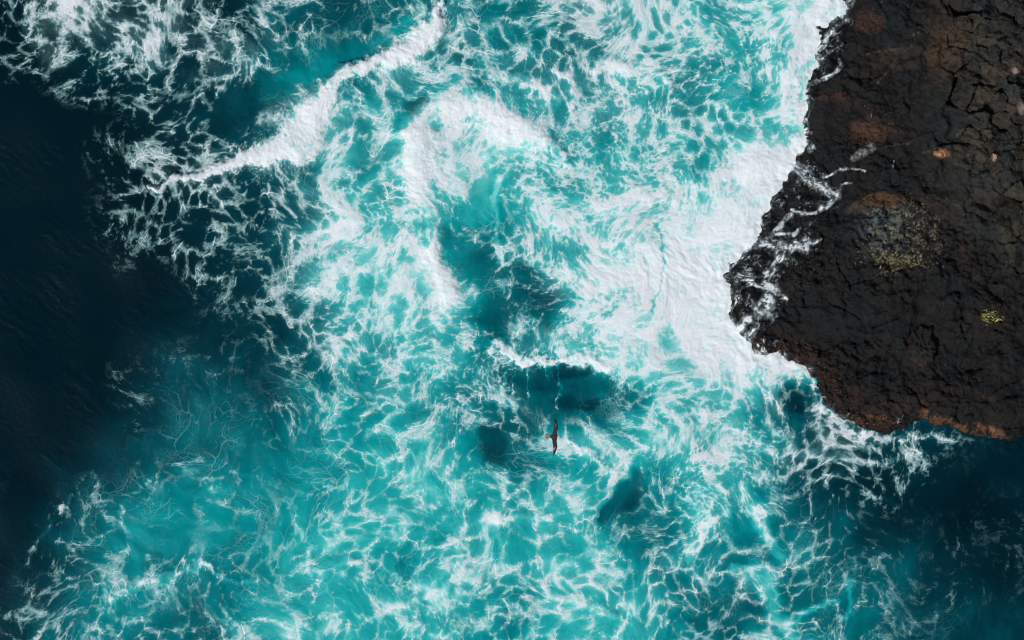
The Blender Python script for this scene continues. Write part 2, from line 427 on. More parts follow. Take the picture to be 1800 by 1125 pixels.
def link(name, me, parent=None, loc=None):
    o = bpy.data.objects.new(name, me); COL.objects.link(o)
    if parent: o.parent = parent
    if loc: o.location = loc
    return o

def nodes(name):
    m = bpy.data.materials.new(name); m.use_nodes = True
    t = m.node_tree; return m, t, t.nodes['Principled BSDF']

def tint_material(name, rough0, rough1, spec, bump_scale, bump, detail=4, mottled=0.0, mscale=3.0):
    """colour from the mesh's tint (alpha blends roughness), with fine relief and mottling"""
    m, t, p = nodes(name); L = t.links.new
    at = t.nodes.new('ShaderNodeAttribute'); at.attribute_name = 'tint'
    geo = t.nodes.new('ShaderNodeNewGeometry')
    mr = t.nodes.new('ShaderNodeMapRange'); mr.inputs['To Min'].default_value = rough0; mr.inputs['To Max'].default_value = rough1
    L(at.outputs['Alpha'], mr.inputs['Value']); L(mr.outputs[0], p.inputs['Roughness'])
    src = at.outputs['Color']
    if mottled:
        n = t.nodes.new('ShaderNodeTexNoise'); n.inputs['Scale'].default_value = mscale; n.inputs['Detail'].default_value = 6; n.inputs['Roughness'].default_value = .65
        L(geo.outputs['Position'], n.inputs['Vector'])
        r = t.nodes.new('ShaderNodeMapRange'); r.inputs['From Min'].default_value = .3; r.inputs['From Max'].default_value = .7
        r.inputs['To Min'].default_value = 1 - mottled; r.inputs['To Max'].default_value = 1 + mottled; L(n.outputs['Fac'], r.inputs['Value'])
        mx = t.nodes.new('ShaderNodeVectorMath'); mx.operation = 'SCALE'; L(src, mx.inputs[0]); L(r.outputs[0], mx.inputs['Scale']); src = mx.outputs[0]
    L(src, p.inputs['Base Color'])
    p.inputs['Specular IOR Level'].default_value = spec
    n = t.nodes.new('ShaderNodeTexNoise'); n.inputs['Scale'].default_value = bump_scale; n.inputs['Detail'].default_value = detail; n.inputs['Roughness'].default_value = .6
    L(geo.outputs['Position'], n.inputs['Vector'])
    b = t.nodes.new('ShaderNodeBump'); b.inputs['Strength'].default_value = 1; b.inputs['Distance'].default_value = bump
    L(n.outputs['Fac'], b.inputs['Height']); L(b.outputs[0], p.inputs['Normal'])
    return m

# ---------------------------------------------------------------- the outlines of the rock
SHORE = [(1512, -400), (1505, -60), (1478, 0), (1488, 14), (1462, 36), (1434, 48), (1442, 74), (1424, 96), (1434, 116), (1413, 150), (1417, 172), (1410, 206), (1414, 236), (1412, 252), (1398, 278), (1386, 302), (1372, 322), (1354, 346), (1350, 366), (1334, 386), (1336, 402), (1322, 428), (1300, 452), (1280, 464), (1266, 486), (1282, 512), (1278, 540), (1286, 572), (1306, 596), (1320, 620), (1345, 626), (1370, 622), (1386, 638), (1414, 646), (1430, 668), (1440, 700), (1456, 716), (1482, 740), (1512, 755), (1560, 764), (1602, 752), (1622, 738), (1652, 752), (1692, 758), (1738, 776), (1772, 776), (1800, 768), (1860, 790), (1990, 780), (2600, 820), (2600, -400)]
DRY = [(1530, -400), (1520, -60), (1500, 6), (1498, 34), (1482, 62), (1474, 100), (1480, 122), (1440, 146), (1428, 172), (1420, 206), (1424, 240), (1426, 258), (1436, 282), (1452, 312), (1478, 336), (1470, 362), (1430, 392), (1404, 408), (1444, 420), (1426, 446), (1374, 480), (1362, 502), (1384, 520), (1358, 562), (1360, 590), (1384, 618), (1412, 634), (1436, 660), (1452, 694), (1476, 716), (1510, 734), (1560, 742), (1600, 732), (1624, 722), (1660, 736), (1700, 742), (1740, 758), (1776, 756), (1806, 748), (1870, 768), (2000, 760), (2600, 800), (2600, -400)]

def poly_sd(x, y, pts):
    """signed distance, positive inside"""
    d = seg_dist(x, y, pts + pts[:1])
    ins = np.zeros(x.shape, bool)
    n = len(pts)
    for i in range(n):
        (ax, ay), (bx, by) = pts[i], pts[(i + 1) % n]
        if ay == by: continue
        c = ((ay > y) != (by > y)) & (x < (bx - ax) * (y - ay) / (by - ay) + ax)
        ins ^= c
    return np.where(ins, d, -d)

def slab_seeds():
    r = random.Random(11)
    pts = [(1672, 657, 0), (1703, 628, 0), (1762, 690, 0), (1772, 622, 0), (1640, 690, 0), (1560, 640, 0), (1588, 560, 0), (1655, 560, 0), (1710, 560, 0), (1520, 560, 0), (1480, 630, 0), (1540, 700, 0), (1610, 720, 0), (1660, 725, 0), (1730, 735, 0), (1450, 500, 0), (1520, 480, 0)]
    def rad(x, y):
        k = max(0, min(1, (x - 1610 - .1 * y) / 110)) * max(0, min(1, (420 - y) / 110))
        k = max(k, max(0, min(1, (x - 1725) / 50)) * max(0, min(1, (560 - y) / 90)) * .75)
        return 92 + (25 - 92) * k
    out = [(a, b) for a, b, _ in pts]; tries = 0
    while tries < 9000:
        tries += 1
        x = r.uniform(1400, 1985); y = r.uniform(-110, 800)
        q = rad(x, y) * r.choice((.62, .8, 1.0, 1.5, 2.1))
        if all((x - a) ** 2 + (y - b) ** 2 > q * q for a, b in out): out.append((x, y))
    return out, rad
SEEDS, SEED_R = slab_seeds()

WETS = [  # runnels of white water over the shelf: points, half widths, streakiness
    ([(1372, 302), (1396, 292), (1424, 314), (1450, 330), (1466, 344)], [7, 11, 12, 10, 10], .55),
    ([(1470, 348), (1452, 364), (1432, 374), (1410, 376), (1392, 368)], [6, 5, 4, 4, 3], .5),
    ([(1448, 312), (1464, 306), (1480, 297), (1500, 296), (1520, 300)], [3, 3.5, 3, 2, 1.5], .4),
    ([(1474, 336), (1480, 325), (1496, 321)], [4, 2.5, 2], .4),
    ([(1390, 376), (1376, 394), (1352, 414)], [5, 5, 4], .3),
    ([(1408, 400), (1396, 412), (1372, 411), (1352, 417), (1340, 424)], [3, 4, 3, 3, 4], .3),
    ([(1330, 430), (1356, 428), (1384, 434), (1408, 430), (1422, 432)], [7, 9, 8, 12, 11], .45),
    ([(1424, 432), (1444, 420)], [6, 2], .2),
    ([(1384, 440), (1366, 456), (1356, 472), (1346, 488)], [13, 12, 9, 8], .75),
    ([(1300, 490), (1330, 496), (1342, 500)], [13, 15, 10], 1.0),
    ([(1350, 506), (1360, 514), (1352, 528), (1336, 546)], [9, 12, 14, 13], .2),
    ([(1362, 514), (1384, 526)], [7, 2.5], .2),
    ([(1336, 546), (1350, 552)], [13, 9], .3),
    ([(1334, 548), (1316, 560), (1302, 574), (1290, 592)], [9, 9, 9, 9], .25),
    ([(1330, 572), (1314, 588), (1304, 602)], [7, 8, 7], .7),
    ([(1296, 524), (1284, 536), (1281, 556)], [7, 7, 5], .9),
    ([(1344, 594), (1336, 606), (1344, 618)], [4, 5, 4], .8),
    ([(1284, 470), (1300, 458), (1316, 452)], [4, 4, 3], .8),
    ([(1274, 470), (1268, 486), (1280, 500)], [3, 3, 3], .8),
    ([(1504, -20), (1494, 4), (1478, 18), (1466, 40)], [6, 7, 5, 4], .7),
    ([(1490, 34), (1468, 46), (1456, 62), (1446, 80), (1430, 96)], [3, 4, 5, 7, 4], .6),
    ([(1462, 90), (1446, 104), (1434, 108)], [3, 5, 5], .7),
    ([(1476, 104), (1474, 122), (1456, 136), (1436, 143), (1424, 146)], [3, 4, 4, 3, 3], .5),
    ([(1424, 262), (1428, 258)], [5, 5], .5),
    ([(1570, 288), (1573, 280), (1571, 296)], [.7, .7, .7], .3),
    ([(1414, 206), (1420, 214)], [2, 2], .5),
    ([(1424, 652), (1408, 646), (1392, 642)], [6, 4, 3], .7),
    ([(1470, 728), (1486, 734), (1494, 726)], [2, 3, 2], .6),
]

def rock_fields(sx, sy, colours=True):
    """height in metres and colour of the headland at map positions"""
    x = sx.astype(np.float32); y = sy.astype(np.float32)
    qx = x + 7 * fbm(x, y, 30, 4, 1, .6); qy = y + 7 * fbm(x + 300, y, 30, 4, 2, .6)
    ds = poly_sd(x + 8 * fbm(x, y, 20, 4, 3, .6), y + 8 * fbm(x, y + 90, 20, 4, 4, .6), SHORE)
    dd = poly_sd(qx, qy, DRY)
    # slabs
    wa = 30 - 21 * ss(1590, 1690, x) * ss(470, 330, y)
    wx = x + wa * fbm(x, y, 50, 5, 3, .55); wy = y + wa * fbm(x, y + 500, 50, 5, 4, .55)
    f1 = np.full(x.shape, 1e9, np.float32); f2 = f1.copy(); cid = np.zeros(x.shape, np.int32)
    for i, (a, b) in enumerate(SEEDS):
        d = np.sqrt((wx - a) ** 2 + (wy - b) ** 2)
        m = d < f1
        f2 = np.where(m, f1, np.minimum(f2, d)); cid = np.where(m, i, cid); f1 = np.where(m, d, f1)
    edge = (f2 - f1) * .5
    r = np.random.default_rng(5); n = len(SEEDS)
    S = np.array(SEEDS, np.float32); small = np.array([SEED_R(a, b) < 60 for a, b in SEEDS])
    off = np.where(small, r.uniform(-.22, .22, n), r.uniform(-.05, .05, n))
    tx = np.where(small, r.normal(0, .010, n), r.normal(0, .0012, n)); ty = np.where(small, r.normal(0, .010, n), r.normal(0, .0012, n))
    lower = (S[:, 1] > 540) & (S[:, 0] > 1600)
    gd = np.where(small, .05, np.where(lower, .06, .05)); gw = np.where(small, 2.2, np.where(lower, 3.0, 2.2))
    slab = off[cid] + tx[cid] * (x - S[cid, 0]) + ty[cid] * (y - S[cid, 1])
    dome = np.where(small[cid], .010, .002) * np.minimum(edge, 10)
    groove = gd[cid] * np.exp(-(edge / gw[cid]) ** 2) * ss(-.35, .25, fbm(x, y, 70, 3, 0) + .2 * small[cid])
    crack = 0 * x
    for pts, w in [([(1712, 596), (1700, 625), (1690, 645), (1672, 662), (1656, 700), (1642, 722), (1626, 745)], 3.2), ([(1680, 640), (1697, 668), (1697, 690), (1686, 712), (1683, 738)], 3.0), ([(1725, 606), (1728, 625), (1711, 655), (1703, 672)], 2.0), ([(1735, 695), (1760, 680), (1800, 662)], 2.0), ([(1640, 680), (1618, 700), (1604, 726)], 2.2), ([(1480, 424), (1466, 448), (1440, 470)], 2.0), ([(1492, 500), (1540, 488), (1560, 478)], 1.8), ([(1536, 574), (1580, 556), (1600, 540)], 1.8), ([(1512, 560), (1490, 546), (1460, 532)], 1.4), ([(1735, 500), (1752, 470), (1786, 470)], 2.2), ([(1776, 380), (1782, 410), (1800, 424)], 3), ([(1700, 330), (1712, 350), (1708, 380)], 1.6), ([(1610, 60), (1640, 48)], 1.6), ([(1530, 140), (1572, 108)], 1.8)]:
        crack = np.maximum(crack, np.exp(-(seg_dist(x + 5 * fbm(x, y, 16, 4, 0, .6), y + 5 * fbm(x, y + 70, 16, 4, 1, .6), pts) / w) ** 2))
    base = .35 + 1.5 * ss(0, 420, dd) + .30 * ss(0, 26, dd)
    relief = .42 * fbm(x, y, 95, 6, 1, .54) + .10 * ridge(x * .8 + y * .6, (y * .8 - x * .6) * 1.7, 60, 5, 2, .62) - .05 + .08 * fbm(x, y, 10, 4, 5, .68)
    bil = 0; am = 1.0; sc = 58
    for o in range(4):
        bil = bil + am * np.abs(perlin(qx / sc + 7 * o, qy / sc * 1.25 + 3 * o, (o + 2) % 6)); am *= .55; sc /= 2.1
    relief = relief + .62 * (bil - .45) * ss(-.25, .3, fbm(x, y, 130, 2, 5) + .12)
    tq = 2.6 * fbm(x, y, 230, 5, 3, .54) + .004 * (x - 1500) + .22 * fbm(x, y, 22, 4, 2, .6)
    tf = tq - np.floor(tq)
    terr = .34 * (np.floor(tq) + ss(.0, .28, tf)) - .34 * tq * .3
    relief = relief + terr * ss(6, 40, dd)
    dry = base + slab + dome - groove - .18 * crack + relief
    # the wet shelf below: knuckled, low
    f1, f2, _ = cells(qx, qy, 30, 3)
    knob = .30 * (1 - ss(0, .75, f1)) + .16 * fbm(x, y, 14, 4, 2, .6)
    shelf = -.06 + .34 * ss(0, 20, ds) + knob * ss(-4, 16, ds)
    # rough, lumpy rim on the low eastern shore
    rimk = ss(34, 0, np.abs(dd - 14)) * ss(560, 640, y) * ss(1720, 1600, x)
    f1b, f2b, _ = cells(qx, qy, 11, 4)
    dry = dry + rimk * (.16 * (1 - f1b) + .14 * fbm(x, y, 8, 3, 3, .6) - .05)
    # the hollow with the crust, a broad shallow bowl
    bowl = np.exp(-(((x - 1575) / 62) ** 2 + ((y - 405) / 58) ** 2) ** 2)
    dry = dry - .16 * bowl
    k = ss(-2, 9, dd)
    z = shelf + (dry - shelf) * k
    under = np.clip(-ds / 14, 0, 1.6)
    z = np.where(ds < 0, -.06 - under + .25 * np.clip(1 + ds / 6, 0, 1) * fbm(x, y, 9, 3, 1), z)
    if not colours: return z, ds, dd, cid
    # ---- colour
    v = fbm(x, y, 85, 4, 2, .55); v2 = fbm(x, y, 22, 4, 4, .6); v3 = fbm(x, y, 6, 3, 0, .6)
    c_dark, c_brown, c_blue = srgb(22, 21.5, 21), srgb(30, 26.5, 23.5), srgb(19, 23, 24)
    col = c_dark[None, None] * np.ones(x.shape + (1,))
    mixin = lambda col, c, k: col + (np.asarray(c) - col) * np.clip(k, 0, 1)[..., None]
    col = mixin(col, c_blue, ss(-.1, .35, -v)); col = mixin(col, c_brown, ss(.05, .4, v + .5 * v2) * .9)
    sr = r.random(n); east = ss(1590, 1740, x) * ss(470, 330, y)
    light = np.stack([srgb(58, 56, 49), srgb(48, 50, 48), srgb(60, 54, 46), srgb(42, 40, 37)])[(sr * 4).astype(int)]
    col = mixin(col, 0, 0 * x) if False else col + (light[cid] - col) * (east * (.55 + .3 * (sr[cid] > .35)) * ss(-.5, .3, v2 + .3))[..., None]
    east2 = ss(1735, 1775, x) * ss(500, 440, y) * ss(300, 340, y)
    col = mixin(col, srgb(54, 51, 40), east2 * ss(-.3, .3, v2 + .1) * .8)
    col = mixin(col, srgb(50, 36, 28), ss(.15, .5, fbm(x + 200, y, 48, 4, 3, .6)) * .5 * ss(1560, 1640, x))
    # reddish weed-stained rim and ochre lip above the water
    col = mixin(col, srgb(48, 34, 28), rimk * ss(-.35, .3, v2) * .9)
    for pts, w in [([(1522, 95), (1560, 88), (1602, 83)], 2), ([(1605, 62), (1635, 52)], 2.5), ([(1556, 257), (1602, 251)], 1.5), ([(1620, 268), (1636, 267)], 1.5), ([(1680, 238), (1692, 228)], 2), ([(1540, 150), (1572, 108)], 1.5)]:
        col = mixin(col, srgb(84, 70, 54), .7 * ss(1.6, .4, seg_dist(x + 4 * v2, y + 5 * v2, pts) / w) * ss(-.4, .2, v3))
    lip = (1 - ss(.4, 1.2, seg_dist(x + 5 * v2, y + 6 * v2, [(1624, 730), (1650, 740), (1678, 744), (1694, 750), (1722, 760), (1756, 768), (1768, 770)], [11, 11, 9, 12, 17, 13, 6])))
    lip = np.maximum(lip, .55 * (1 - ss(.4, 1.2, seg_dist(x + 5 * v2, y + 6 * v2, [(1500, 735), (1545, 744), (1590, 742)], [10, 12, 8]))))
    col = mixin(col, srgb(160, 108, 72), lip * ss(-.30, .25, v2 + .7 * v3))
    # blue-grey crust in the hollow, rust stains
    crust = np.exp(-(((x - 1552) / 34) ** 2 + ((y - 402) / 36) ** 2)) * ss(-.35, .25, v2 + .7 * v3)
    col = mixin(col, srgb(92, 104, 104), crust * .8)
    for (a, b, rx, ry, c, s) in [(1530, 228, 46, 22, (78, 54, 40), .6), (1524, 40, 32, 20, (72, 48, 38), .5), (1552, 352, 40, 16, (84, 60, 40), .6), (1655, 268, 14, 9, (150, 108, 76), .8), (1460, 170, 34, 10, (60, 40, 32), .5), (1590, 100, 70, 26, (52, 44, 36), .5), (1510, 370, 24, 18, (70, 62, 56), .5), (1668, 88, 40, 60, (74, 54, 36), .4)]:
        g = np.exp(-((x - a) / rx) ** 2 - ((y - b) / ry) ** 2)
        col = mixin(col, srgb(*c), s * ss(.25, .75, g + .45 * v2 + .25 * v3))
    lich = fbm(x, y, 20, 5, 3, .7); grit = fbm(x, y, 4.2, 2, 5)
    ring = np.exp(-(((x - 1585) / 78) ** 2 + ((y - 412) / 76) ** 2) ** 2)
    lowr = np.exp(-(((x - 1580) / 62) ** 2 + ((y - 460) / 24) ** 2))
    col = mixin(col, srgb(104, 98, 82), .9 * ss(.05, .25, ring * (.28 + lich) - .24 + .7 * grit * ring))
    col = mixin(col, srgb(132, 122, 88), .95 * ss(.12, .36, lowr * (.5 + .8 * lich) - .24 + .8 * grit * lowr))
    col = mixin(col, srgb(122, 122, 120), .85 * ss(1.3, .5, seg_dist(x + 6 * v2, y + 5 * v2, [(1502, 277), (1532, 260)]) / 8) * ss(-.35, .15, v2 + .8 * v3))
    specks = ss(.52, .66, fbm(x, y, 4.5, 2, 3)) * ss(.0, .4, fbm(x, y, 60, 2, 1))
    col = mixin(col, srgb(96, 90, 84), specks * .5)
    wet = ss(14, -4, dd)
    col = mixin(col, srgb(15, 15, 15), wet * .75)
    rough = np.clip(.75 - .4 * wet + .2 * v2, 0, 1)
    col = np.clip(col, .002, 1)
    return z, ds, dd, cid, np.concatenate([col, rough[..., None]], -1), v2

def runoff_cover(x, y, v2):
    c = np.zeros(x.shape, np.float32); st = np.zeros(x.shape, np.float32)
    jx = x + 3.5 * fbm(x, y, 12, 3, 0, .6); jy = y + 3.5 * fbm(x + 80, y, 12, 3, 1, .6)
    for pts, rad, s in WETS:
        m = max(rad) * 2 + 10; xs = [p[0] for p in pts]; ys = [p[1] for p in pts]
        b = (x > min(xs) - m) & (x < max(xs) + m) & (y > min(ys) - m) & (y < max(ys) + m)
        k = 1 - ss(.35, 1.6, seg_dist(jx[b], jy[b], pts, rad))
        # streaks run along the stroke: use distance across it
        (ax, ay), (bx_, by_) = pts[0], pts[-1]; L = math.hypot(bx_ - ax, by_ - ay) + 1e-6
        u = ((x[b] - ax) * (bx_ - ax) + (y[b] - ay) * (by_ - ay)) / L; w = ((x[b] - ax) * (by_ - ay) - (y[b] - ay) * (bx_ - ax)) / L
        w = w + 5 * fbm(x[b], y[b], 18, 3, 2)
        strk = ss(-.32, .30, fbm(u / 5.5, w, 3.4, 3, 4, .6))
        k = k * (1 - s + s * strk)
        c[b] = np.maximum(c[b], k)
    return c

# ---------------------------------------------------------------- the sea
def water_material():
    """water colour from the mesh; its alpha is the foam cover, sharpened here by fine froth and bubble grain"""
    m, t, p = nodes('sea_water'); L = t.links.new; N = t.nodes.new
    def math_(op, a, b=None, c=None, clamp=False):
        n = N('ShaderNodeMath'); n.operation = op; n.use_clamp = clamp
        for i, v in enumerate((a, b, c)):
            if v is None: continue
            if isinstance(v, (int, float)): n.inputs[i].default_value = v
            else: L(v, n.inputs[i])
        return n.outputs[0]
    at = N('ShaderNodeAttribute'); at.attribute_name = 'tint'; geo = N('ShaderNodeNewGeometry')
    a = at.outputs['Alpha']
    fine = N('ShaderNodeTexNoise'); fine.inputs['Scale'].default_value = 7.5; fine.inputs['Detail'].default_value = 4; fine.inputs['Roughness'].default_value = .7; fine.inputs['Distortion'].default_value = .6
    L(geo.outputs['Position'], fine.inputs['Vector'])
    g = math_('MULTIPLY', math_('SUBTRACT', fine.outputs['Fac'], .5), .95)
    # threads: rims of warped cells at three sizes, carried with the flow stored on the mesh
    fl = N('ShaderNodeAttribute'); fl.attribute_name = 'flow'
    sep = N('ShaderNodeSeparateXYZ'); L(fl.outputs['Vector'], sep.inputs[0]); fresh = sep.outputs['Z']
    flat = N('ShaderNodeCombineXYZ'); L(sep.outputs['X'], flat.inputs[0]); L(sep.outputs['Y'], flat.inputs[1])
    cur = N('ShaderNodeTexNoise'); cur.noise_dimensions = '2D'; cur.inputs['Scale'].default_value = 1.3; cur.inputs['Detail'].default_value = 3; cur.inputs['Roughness'].default_value = .55; L(flat.outputs[0], cur.inputs['Vector'])
    fv = N('ShaderNodeVectorMath'); fv.operation = 'MULTIPLY_ADD'; L(cur.outputs['Color'], fv.inputs[0]); fv.inputs[1].default_value = (.42, .42, 0); L(flat.outputs[0], fv.inputs[2])
    gate = N('ShaderNodeTexNoise'); gate.noise_dimensions = '2D'; gate.inputs['Scale'].default_value = .55; gate.inputs['Detail'].default_value = 4; gate.inputs['Roughness'].default_value = .6; L(flat.outputs[0], gate.inputs['Vector'])
    gs = N('ShaderNodeSeparateColor'); L(gate.outputs['Color'], gs.inputs[0])
    keep = None
    for sc, w, amp, ch, lo in ((.82, .050, .95, 'Red', .40), (1.75, .075, .80, 'Green', .44), (3.7, .11, .62, 'Blue', .46)):
        vo = N('ShaderNodeTexVoronoi'); vo.voronoi_dimensions = '2D'; vo.feature = 'DISTANCE_TO_EDGE'; vo.inputs['Scale'].default_value = sc; L(fv.outputs[0], vo.inputs['Vector'])
        wid = math_('MULTIPLY_ADD', fine.outputs['Fac'], w * 1.5, w * .15)
        ln = math_('SUBTRACT', 1, math_('DIVIDE', vo.outputs['Distance'], wid), None, True)
        ln = math_('SMOOTH_MIN', math_('MULTIPLY', ln, 1.6), 1.0, .3)
        ga = N('ShaderNodeMapRange'); ga.interpolation_type = 'SMOOTHSTEP'; ga.inputs['From Min'].default_value = lo; ga.inputs['From Max'].default_value = lo + .18; ga.inputs['To Max'].default_value = amp; L(gs.outputs[ch], ga.inputs['Value'])
        ln = math_('MULTIPLY', ln, ga.outputs[0])
        keep = ln if keep is None else math_('MAXIMUM', keep, ln)
    thread = math_('MULTIPLY', keep, fresh)
    edge = math_('MULTIPLY', math_('MULTIPLY', a, math_('SUBTRACT', 1.06, a)), 2.4)      # strongest where the cover is half
    b = math_('MULTIPLY_ADD', g, edge, a, True)
    st_ = N('ShaderNodeMapRange'); st_.interpolation_type = 'SMOOTHSTEP'; st_.inputs['From Min'].default_value = .03; st_.inputs['From Max'].default_value = .93; L(b, st_.inputs['Value']); b = math_('ADD', math_('MULTIPLY', st_.outputs[0], .3), math_('MULTIPLY', b, .7))
    b = math_('SUBTRACT', 1, math_('MULTIPLY', math_('SUBTRACT', 1, b), math_('SUBTRACT', 1, thread)), None, True)
    k = N('ShaderNodeMapRange'); k.inputs['From Min'].default_value = .25; k.inputs['From Max'].default_value = .90; L(b, k.inputs['Value'])
    fo = N('ShaderNodeMix'); fo.data_type = 'RGBA'; L(k.outputs[0], fo.inputs['Factor'])
    fo.inputs['A'].default_value = (*srgb(160, 214, 209), 1); fo.inputs['B'].default_value = (*np.minimum(srgb(221, 231, 231), .93), 1)
    mx = N('ShaderNodeMix'); mx.data_type = 'RGBA'; L(b, mx.inputs['Factor']); L(at.outputs['Color'], mx.inputs['A']); L(fo.outputs['Result'], mx.inputs['B'])
    L(mx.outputs['Result'], p.inputs['Base Color'])
    r = N('ShaderNodeMapRange'); r.inputs['To Min'].default_value = .24; r.inputs['To Max'].default_value = .8; r.inputs['From Max'].default_value = .6; L(b, r.inputs['Value']); L(r.outputs[0], p.inputs['Roughness'])
    p.inputs['Specular IOR Level'].default_value = .10
    bp = N('ShaderNodeBump'); bp.inputs['Strength'].default_value = 1; bp.inputs['Distance'].default_value = .014; L(math_('MULTIPLY', fine.outputs['Fac'], b), bp.inputs['Height']); L(bp.outputs[0], p.inputs['Normal'])
    return m
WATER = water_material()
def build_sea():
    st = 1.45
    core_x = np.arange(-60, 1862, st); core_y = np.arange(-45, 1170, st)
    g = np.cumsum(st * 1.28 ** np.arange(1, 38))
    xs = np.concatenate([(core_x[0] - g)[::-1], core_x, core_x[-1] + g]); ys = np.concatenate([(core_y[0] - g)[::-1], core_y, core_y[-1] + g])
    X, Y = np.meshgrid(xs, ys)
    Xc = np.clip(X, -2500, 4300); Yc = np.clip(Y, -2500, 3600)
    F = sea_fields(Xc, Yc, st)
    a, C, T = F['a'], F['C'], F['T']
    thick = ss(.75, 1.05, C)
    low = F['H'] + .35 * fbm(X, Y, 330, 3, 2) * 1.0 + .16 * fbm(F['bx'], F['by'], 95, 3, 1) * ss(.1, .5, T)
    z = .03 * a + thick * (.018 * F['n2'] + .012 * F['n3'] + .018 * (F['r1'] - .5) + .06 * F['n1'])
    z = z + .03 * F['n2'] * ss(.1, .5, C)
    # wind ripples, drawn out across the wind
    rx = X * .80 + Y * .60; ry = -X * .60 + Y * .80
    z = z + (.028 * fbm(rx / 2.8, ry + 8 * F['n1'], 14, 3, 3, .55) * ss(.5, .1, T) * ss(-.2, .3, fbm(X, Y, 120, 2, 4)) + .006 * fbm(X, Y, 7, 2, 2)) * (1 - a)
    # the sea falls to its mean level where it meets the rock
    ds = np.full(X.shape, -1e3, np.float32); b = (X > 1150) & (X < 2700) & (Y > -500) & (Y < 950)
    ds[b] = poly_sd(X[b].astype(np.float32), Y[b].astype(np.float32), SHORE)
    z = z + low * ss(6, -45, ds) + .15 * fbm(X, Y, 30, 3, 4, .5) * ss(-40, -2, ds)
    col = np.clip(F['water'] / LIT, 0, .92)
    wx, wy = (X - 900) / UPM, (562.5 - Y) / UPM
    V = np.stack([wx, wy, z], -1).reshape(-1, 3)
    cols = np.concatenate([col, np.clip(a, 0, 1)[..., None]], -1).reshape(-1, 4)
    fc = grid_faces(*X.shape)
    keep = ds.ravel()[fc].min(1) < 34
    flow = np.stack([F['bx'] / UPM, F['by'] / UPM, F['fresh']], -1).reshape(-1, 3)
    o = link('sea', mesh_from('sea', V, fc[keep], cols, WATER, extra=('flow', flow)))
    tag(o, 'dark and turquoise sea churned into white foam', 'water', kind='structure')
build_sea()

# ---------------------------------------------------------------- the headland and its slabs
ROCK = tint_material('basalt', .55, .9, .22, 8.0, .05, 8, .45, 2.6)
def build_rock():
    st = 1.7
    xs = np.arange(1240, 1965, st); ys = np.arange(-110, 850, st)
    g = np.cumsum(st * 1.5 ** np.arange(1, 14))
    xs = np.concatenate([xs, xs[-1] + g[g < 600]]); ys = np.concatenate([ys[0] - g[g < 280][::-1], ys])
    X, Y = np.meshgrid(xs, ys)
    z, ds, dd, cid, col, v2 = rock_fields(X, Y)
    wx, wy = to_world(X, Y, z)
    V = np.stack([wx, wy, z], -1).reshape(-1, 3); fc = grid_faces(*X.shape); cl = col.reshape(-1, 4)
    fd = dd.ravel()[fc].mean(1); fs = ds.ravel()[fc].max(1); fid = cid.ravel()[fc[:, 0]]
    fx = X.ravel()[fc[:, 0]]; fy = Y.ravel()[fc[:, 0]]
    shelf = (fs > -16) & (fd < 6)
    head = tag(link('rocky_headland', mesh_from('rocky_headland', V, fc[shelf], cl, ROCK)), 'dark wet rock shelf at the foot of the headland', 'rock', kind='structure')
    far = (fs > -16) & ~shelf
    for i in range(len(SEEDS)):
        m = far & (fid == i)
        if m.sum() < 6: continue
        big = SEED_R(*SEEDS[i]) > 60
        o = link('slab' if big else 'stone', mesh_from('slab' if big else 'stone', V, fc[m], cl, ROCK), head)
    # white water running over the shelf, a film a few centimetres thick
    xs = np.arange(1255, 1590, 1.5); ys = np.arange(-30, 745, 1.5); X, Y = np.meshgrid(xs, ys)
    v = fbm(X, Y, 8, 3, 1)
    z, ds, dd, cid = rock_fields(X, Y, False)
    c = runoff_cover(X.astype(np.float32), Y.astype(np.float32), v)
    # loose threads of foam wandering over the whole shelf
    gx, gy = warp(X.astype(np.float32), Y.astype(np.float32), 40, 9, 3, 2)
    f1, f2, _ = cells(gx + gy * .4, gy * .8 - gx * .3, 15, 3); f1b, f2b, _ = cells(gx, gy, 7, 2)
    thread = np.maximum(ss(.80, .97, f1 / f2 + .12 * v), .8 * ss(.82, .97, f1b / f2b + .12 * v)) * ss(-.05, .25, fbm(X, Y, 26, 3, 1) + .10)
    zone = ss(8, 0, dd) * ss(-2, 6, ds)
    c = np.maximum(c, .62 * thread * zone)
    # the wash laps raggedly over the rim
    lap = ss(11, 1, ds + 9 * fbm(X, Y, 13, 4, 5, .6)) * ss(-.25, .15, fbm(X, Y, 30, 3, 2)) * ss(660, 620, Y) * ss(-3, 1, ds)
    c = np.maximum(c, .95 * lap)
    c = c * ss(-.75, -.15, v + .6 * fbm(X, Y, 4, 2, 3)) * (.42 + .58 * ss(-.30, .08, fbm(X, Y, 17, 4, 0, .6)))
    sm = blur(z.astype(np.float32), 2.0)
    z2 = np.maximum(z + .015, lerp(z, sm, ss(.3, .7, c)) + .02) + .04 * c
    wx, wy = to_world(X, Y, z2); V = np.stack([wx, wy, z2], -1).reshape(-1, 3)
    w = srgb(208, 213, 213); cold = srgb(17, 18, 18); mid = srgb(92, 100, 100)
    k1 = ss(.12, .55, c)[..., None]; k2 = ss(.5, .9, c + .15 * v)[..., None]
    cc = cold + (mid - cold) * k1; cc = cc + (w - cc) * k2
    cl = np.concatenate([cc, .4 + .6 * k2], -1).reshape(-1, 4)
    fc = grid_faces(*X.shape); keep = (c.ravel()[fc].max(1) > .12) & (z.ravel()[fc].max(1) > -.1)
    tag(link('foam_runoff', mesh_from('foam_runoff', V, fc[keep], cl, FOAMY)), 'white foamy water draining over the wet rock shelf', 'foam', kind='stuff')
FOAMY = tint_material('runoff_water', .25, .7, .4, 8.0, .02, 3)
build_rock()

